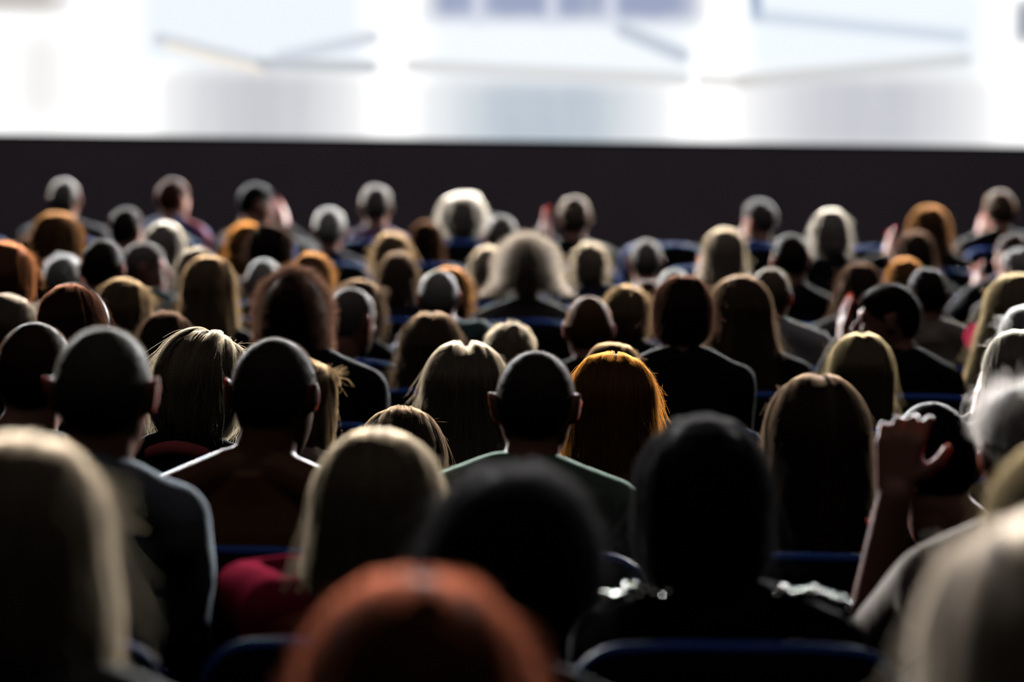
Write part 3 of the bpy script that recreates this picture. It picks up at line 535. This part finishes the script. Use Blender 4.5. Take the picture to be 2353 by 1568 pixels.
def build_person(q):
    i = q['i']; key, yaw, pit, rol, gar, gcol, skin = ATTR[i]; kind = q['kind']; g = np.random.default_rng(i * 7 + 1)
    st, hs = style_of(i, kind, q['W'], key); fem = kind in ('bob', 'long', 'puff') or i == 38
    Hc = q['top'] - V(0, 0, AZ * hs + st['t'][2] * .98); M = rotm(yaw, pit, rol); sy = SEAT_Y(q['row']); hx = Hc[0]
    C7 = Hc + V((q['sx'] - hx) * .6, -.055, -.170 * hs); C7[1] = max(C7[1], sy + .128)
    if i in CLOSE_SHOULDER: C7[2] += CLOSE_SHOULDER[i]
    Pp = V(q['sx'], float(np.clip(C7[1] - .03, sy + .24, sy + .38)), .535 + FZ(q['row'])); tw = float(np.clip(yaw, -25, 25)) * .35 + g.normal() * 3
    wide = (1.0 if not fem else .87) * (.97 + .06 * g.uniform()) * (hs / .98) ** .5; wide = min(wide * max(1, WIDE.get(i, 1.)), (q['gap'] / 2 - .094) / .178 + .02) * min(1, WIDE.get(i, 1.))
    lat = np.array(Matrix.Rotation(math.radians(tw), 3, 'Z') @ Vector((1, 0, 0))); fw = np.array(Matrix.Rotation(math.radians(tw), 3, 'Z') @ Vector((0, 1, 0)))
    tilt = math.atan2(-(C7[0] - Pp[0]), C7[2] - Pp[2]) * .4; lat = unit(lat + V(0, 0, math.tan(-tilt) * -1 * 0))
    mid = (Pp + C7) / 2 + V(0, -.03, 0); sp = lambda t: Pp * (1 - t) ** 2 + mid * 2 * t * (1 - t) + C7 * t * t if t <= 1 else C7 + (C7 - mid) * 2 * (t - 1)
    def torso(P, off, t0=-.16, t1=1.04):
        tt = np.linspace(0, 2 * np.pi, 24, endpoint=False); rings = []
        for t, a, b, f_ in ((-.16, .10, .075, .02), (-.10, .15, .105, .02), (.0, .178, .122, .02), (.15, .178, .125, .02), (.35, .150, .112, .022), (.55, .152, .118, .035), (.74, .168, .122, .045), (.87, .170, .108, .042), (.95, .135, .082, .03), (1.04, .075, .062, .015)):
            if t < t0 - 1e-6 or t > t1 + 1e-6: continue
            c = sp(t) + fw * f_; rings.append(c + np.cos(tt)[:, None] * lat * (a * wide + off) + np.sin(tt)[:, None] * (fw * (b * (.9 + .1 * wide) + off)))
        P.loft(rings)
    sw = .178 * wide; S = {}
    for s, n in ((-1, 'L'), (1, 'R')): S[n] = C7 + lat * s * sw + fw * .03 + V(0, 0, -.040 + SHRUG.get((i, n), 0))
    L1, L2 = .285 * (.93 if fem else 1), .25 * (.93 if fem else 1); arms = {}
    for s, n in ((-1, 'L'), (1, 'R')):
        out = lat * s
        hd = HANDS.get((i, n)) or HANDS.get(i)
        dirh = unit(fw * .9 + V(0, 0, -.25) - out * .35); wr = Pp + out * (.10 + .03 * g.uniform()) + fw * (.27 + .05 * g.uniform()) + V(0, 0, .115); hint = out * .3 - fw * .3 + V(0, 0, -.5); curl = .9; nrm = V(0, 0, -1)
        if hd:
            hp = at(hd[1], hd[2], q['d'] + hd[3]); mode = hd[4]
            if n == hd[0] or mode == 1:
                dirh = unit(V(0, .25, 1) + fw * .1); nrm = -out; curl = .28
                if n != hd[0]: hp = hp + out * .055 + V(0, .02, -.02)
                if mode == 2: curl = 1.7; dirh = unit(V(.1, .3, .9)); nrm = unit(V(.3, .9, -.3))
                if mode == 3: dirh = unit(V(0, .3, .8) - out * .6); curl = .7
                wr = hp - dirh * .085; hint = out * .75 + V(0, -.1, -.75) if mode < 2 else fw * .8 + V(0, 0, -.5) + out * .15
        el, wr = ik(S[n], wr, L1, L2, hint)
        if hd and hd[4] == 3 and n == hd[0]: el = S[n] + unit(hp - S[n]) * L1; dirh = unit(V(0, .3, .05) - out * .9); wr = el + dirh * L2; nrm = V(0, 0, -1); curl = .9     # elbow raised, forearm across the chest
        arms[n] = (el, wr, dirh, nrm, curl)
    def armprims(P, off, hands):
        for s, n in ((-1, 'L'), (1, 'R')):
            el, wr, dh, nr, cu = arms[n]; k = .9 if fem else 1.; out = lat * s
            P.cap(C7 + lat * s * .035 + fw * .005 + V(0, 0, .02), S[n], (.046 * k + off * .9), (.052 * k + off), 14)
            P.cap(C7 + lat * s * .05 + fw * .05 + V(0, 0, -.10), S[n] + V(0, 0, -.02), .055 * k + off, .053 * k + off, 12)
            P.cap(S[n], el, .053 * k + off, .041 * k + off, 14); (hands or (i, n) not in ROLLED) and P.cap(el, wr - unit(wr - el) * (.0 if hands else .012), .041 * k + off, .028 * k + off * (1 if hands else 1.15), 14)
            if hands:
                dd = unit(dh * .75 + unit(wr - el) * .25); sd = unit(np.cross(dd, nr) if s > 0 else np.cross(nr, dd)); sd = sd if True else sd
                hand_prims(P, wr + dd * .01, dd, unit(nr - dd * nr.dot(dd)), sd * THUMB.get((i, n), 1), cu, .92 if fem else 1.)
    hipk = [(Pp + lat * s * .085 + V(0, .02, -.02), V(Pp[0] + s * .105, sy + .62, .50 + FZ(q['row'])), V(Pp[0] + s * .11, sy + .635, .10 + FZ(q['row']))) for s in (-1, 1)]
    def legs(P, off, feet):
        for h, k, a in hipk:
            P.cap(h, k, .082 + off, .058 + off, 14); P.cap(k, a, .055 + off, .040 + off, 14)
            if feet: P.cap(a + V(0, -.02, -.055), a + V(0, .13, -.068), .038, .030, 12, 1.)
    B = Prims(); torso(B, 0); armprims(B, 0, True); legs(B, 0, True)
    B.cap(C7 + V(0, .012, -.03), Hc + M @ V(0, -.024, -.085) * hs, .056 * (.9 if fem else 1.04), .052 * hs * (.92 if fem else 1.03), 16)
    head_prims(B, M, Hc, hs, fem)
    fine = i in HANDS or (i, 'L') in HANDS or abs(yaw) > 24 or q['d'] < 5
    jb = fuse(B, 'person', .0055 if fine else .0075)
    G = Prims(); off = .014 if gar == 'jacket' else .010
    if gar == 'tank': torso(G, .008, -.10, .74)
    else:
        torso(G, off, -.10, 1.04); armprims(G, off, False)
        tt = np.linspace(0, 2 * np.pi, 20, endpoint=False); ax = unit(Hc + M @ V(0, -.03, -.09) * hs - C7)
        hgt = {'jacket': .045, 'shirt': .038, 'sweater': .012}[gar]; a_, b_ = frame(ax); r0 = .066 * (.92 if fem else 1.05)
        G.loft([C7 + V(0, .018, -.02) + ax * h * 1. + (np.cos(tt)[:, None] * a_ + np.sin(tt)[:, None] * b_) * r for h, r in ((-.02, r0 + .02), (0, r0 + .012), (hgt, r0 + .002), (hgt + .012, r0 - .004))])
    jg = fuse(G, gar if gar != 'tank' else 'tank_top', .010, 3)
    T = Prims(); torso(T, .012, -.16, .15); legs(T, .012, False); jt = fuse(T, 'trousers', .014, 3)
    q.update(st=st, hs=hs, Hc=Hc, M=M, jobs=(jb, jg, jt), S=S, C7=C7, lat=lat, fw=fw, off=off)

def dress_person(q, meshes):
    i = q['i']; key, yaw, pit, rol, gar, gcol, skin = ATTR[i]; g = np.random.default_rng(i * 13 + 5); st, hs, Hc, M = q['st'], q['hs'], q['Hc'], q['M']
    jb, jg, jt = q['jobs']; me = meshes[jb]; org = V(q['sx'], SEAT_Y(q['row']) + .2, FZ(q['row']))
    def local(me):
        me.transform(Matrix.Translation(-Vector(org)))
    local(me); me.materials.append(skin_mat(skin)); o = put('person', me, None, label='person ' + HANDLE[i], category='person', group='seated audience'); o.location = org
    for j, n, m, amp in ((jg, gar if gar != 'tank' else 'tank_top', cloth_mat(gcol), .0035), (jt, 'trousers', cloth_mat('black' if i % 3 else 'charcoal'), .003)):
        mm = meshes[j]; ripple(mm, amp * (2.2 if gcol == 'knit' else 1), i * 3 + 1); local(mm); mm.materials.append(m); put(n, mm, o)
    v, f = hair_mass(st, g); W = (v * hs) @ M.T + Hc - org
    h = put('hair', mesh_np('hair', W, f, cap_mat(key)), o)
    d = q['d']; N = STRANDS * (1.5 if 3.9 < d < 7 else .8 if d > 9 else 1.); N *= {'short': .9, 'buz': 1.3, 'curly': .55, 'bob': 1., 'long': 1.25, 'puff': 1.}[st['kind']]
    P = hair_strands(st, g, int(N)); P = (P * hs) @ M.T + Hc - org
    curves_obj(P, max(.00022, d * 5.5e-5) * {'curly': 1.0}.get(st['kind'], 1.), hair_mat(key), h)
    ex = EXTRA.get(i)
    if ex and ex[0] == 'scarf':
        P_ = Prims(); c = q['C7'] + V(0, .02, .03) - org; pts = [c + q['lat'] * math.cos(a) * .075 + q['fw'] * math.sin(a) * .07 + V(0, 0, .008 * math.sin(3 * a)) for a in np.linspace(0, 2 * np.pi, 25)]
        tube(P_, pts, .018, 10)
        if len(ex) > 2:
            e = q['S'][ex[2]] - org; s = 1 if ex[2] == 'R' else -1; tube(P_, [c + q['lat'] * s * .07 + V(0, -.02, 0), c * .5 + e * .5 + V(0, -.02, .05), e + V(0, -.03, .055), e + q['lat'] * s * .05 + V(0, -.03, .0), e + q['lat'] * s * .06 + V(0, -.03, -.09)], .024, 10)
        m_ = P_.mesh('scarf'); smooth(m_); m_.materials.append(mat('scarf_' + ex[1], {'coral': (.5, .09, .10), 'pink': (.55, .09, .14)}[ex[1]], .8)); put('scarf', m_, o, label=ex[1] + ' scarf')
    if ex and ex[0] == 'beads':
        for n, s in (('L', -1), ('R', 1)):
            P_ = Prims(); a = q['C7'] + q['lat'] * s * .075 + V(0, -.03, .04); b = q['S'][n] + V(s * .03, -.03, .062)
            for k in range(16):
                t = k / 15; c = a * (1 - t) + b * t + V(0, -.006 * math.sin(t * 3.1), .014 * math.sin(t * 3.14)) + g.normal(size=3) * .004; P_.ball(c - org, .0078 + .002 * g.uniform(), None, 8, 6)
            m_ = P_.mesh('beaded_strap'); smooth(m_); m_.materials.append(BEAD); put('beaded_strap', m_, o, label='strap of glinting pale beads')
    if ex and ex[0] == 'band':
        P_ = Prims(); R = AZ * hs + st['t'][2]; pts = [Hc + (M @ V(math.cos(a) * (AX + st['t'][0]) * hs * 1.03, .03 + .0 * a, math.sin(a) * (AZ + st['t'][2]) * hs * 1.02)) - org for a in np.linspace(-.2, 3.34, 22)]
        tube(P_, pts, .006, 8); m_ = P_.mesh('hair_band'); smooth(m_); m_.materials.append(mat('hair_band', (.6, .55, .6), .3)); put('hair_band', m_, o)
for q in PEOPLE: build_person(q)
MESHES = run_jobs()
for q in PEOPLE: dress_person(q, MESHES)
ORDINAL = 'front second third fourth fifth sixth seventh eighth ninth tenth eleventh twelfth thirteenth fourteenth last'.split()
HALF = lambda y: y * 1176.5 / F_PX + .25
for row in range(15):
    sy = SEAT_Y(row); R = sorted([q for q in PEOPLE if q['row'] == row], key=lambda q: q['sx'])
    for q in R: seat(q['sx'], sy, 'dark seat of person ' + HANDLE[q['i']], FZ(row))
    xs = [q['sx'] for q in R]
    def gap(a, b, q, side):
        n = int((b - a) / .455) - 1
        for k in range(n):
            x = a + (b - a) * (k + 1) / (n + 1)
            if abs(x) < HALF(sy): seat(x, sy, 'empty seat, %s row, %s the person %s' % (ORDINAL[row], 'right of' if side > 0 else 'left of', ' '.join(HANDLE[q['i']].split()[:6]).rstrip(',')), FZ(row))
    for a in range(len(R) - 1): gap(xs[a], xs[a + 1], R[a], 1)
    if row < 13:
        gap(xs[0] - .48 * 2, xs[0], R[0], -1); gap(xs[-1], xs[-1] + .48 * 2, R[-1], 1)
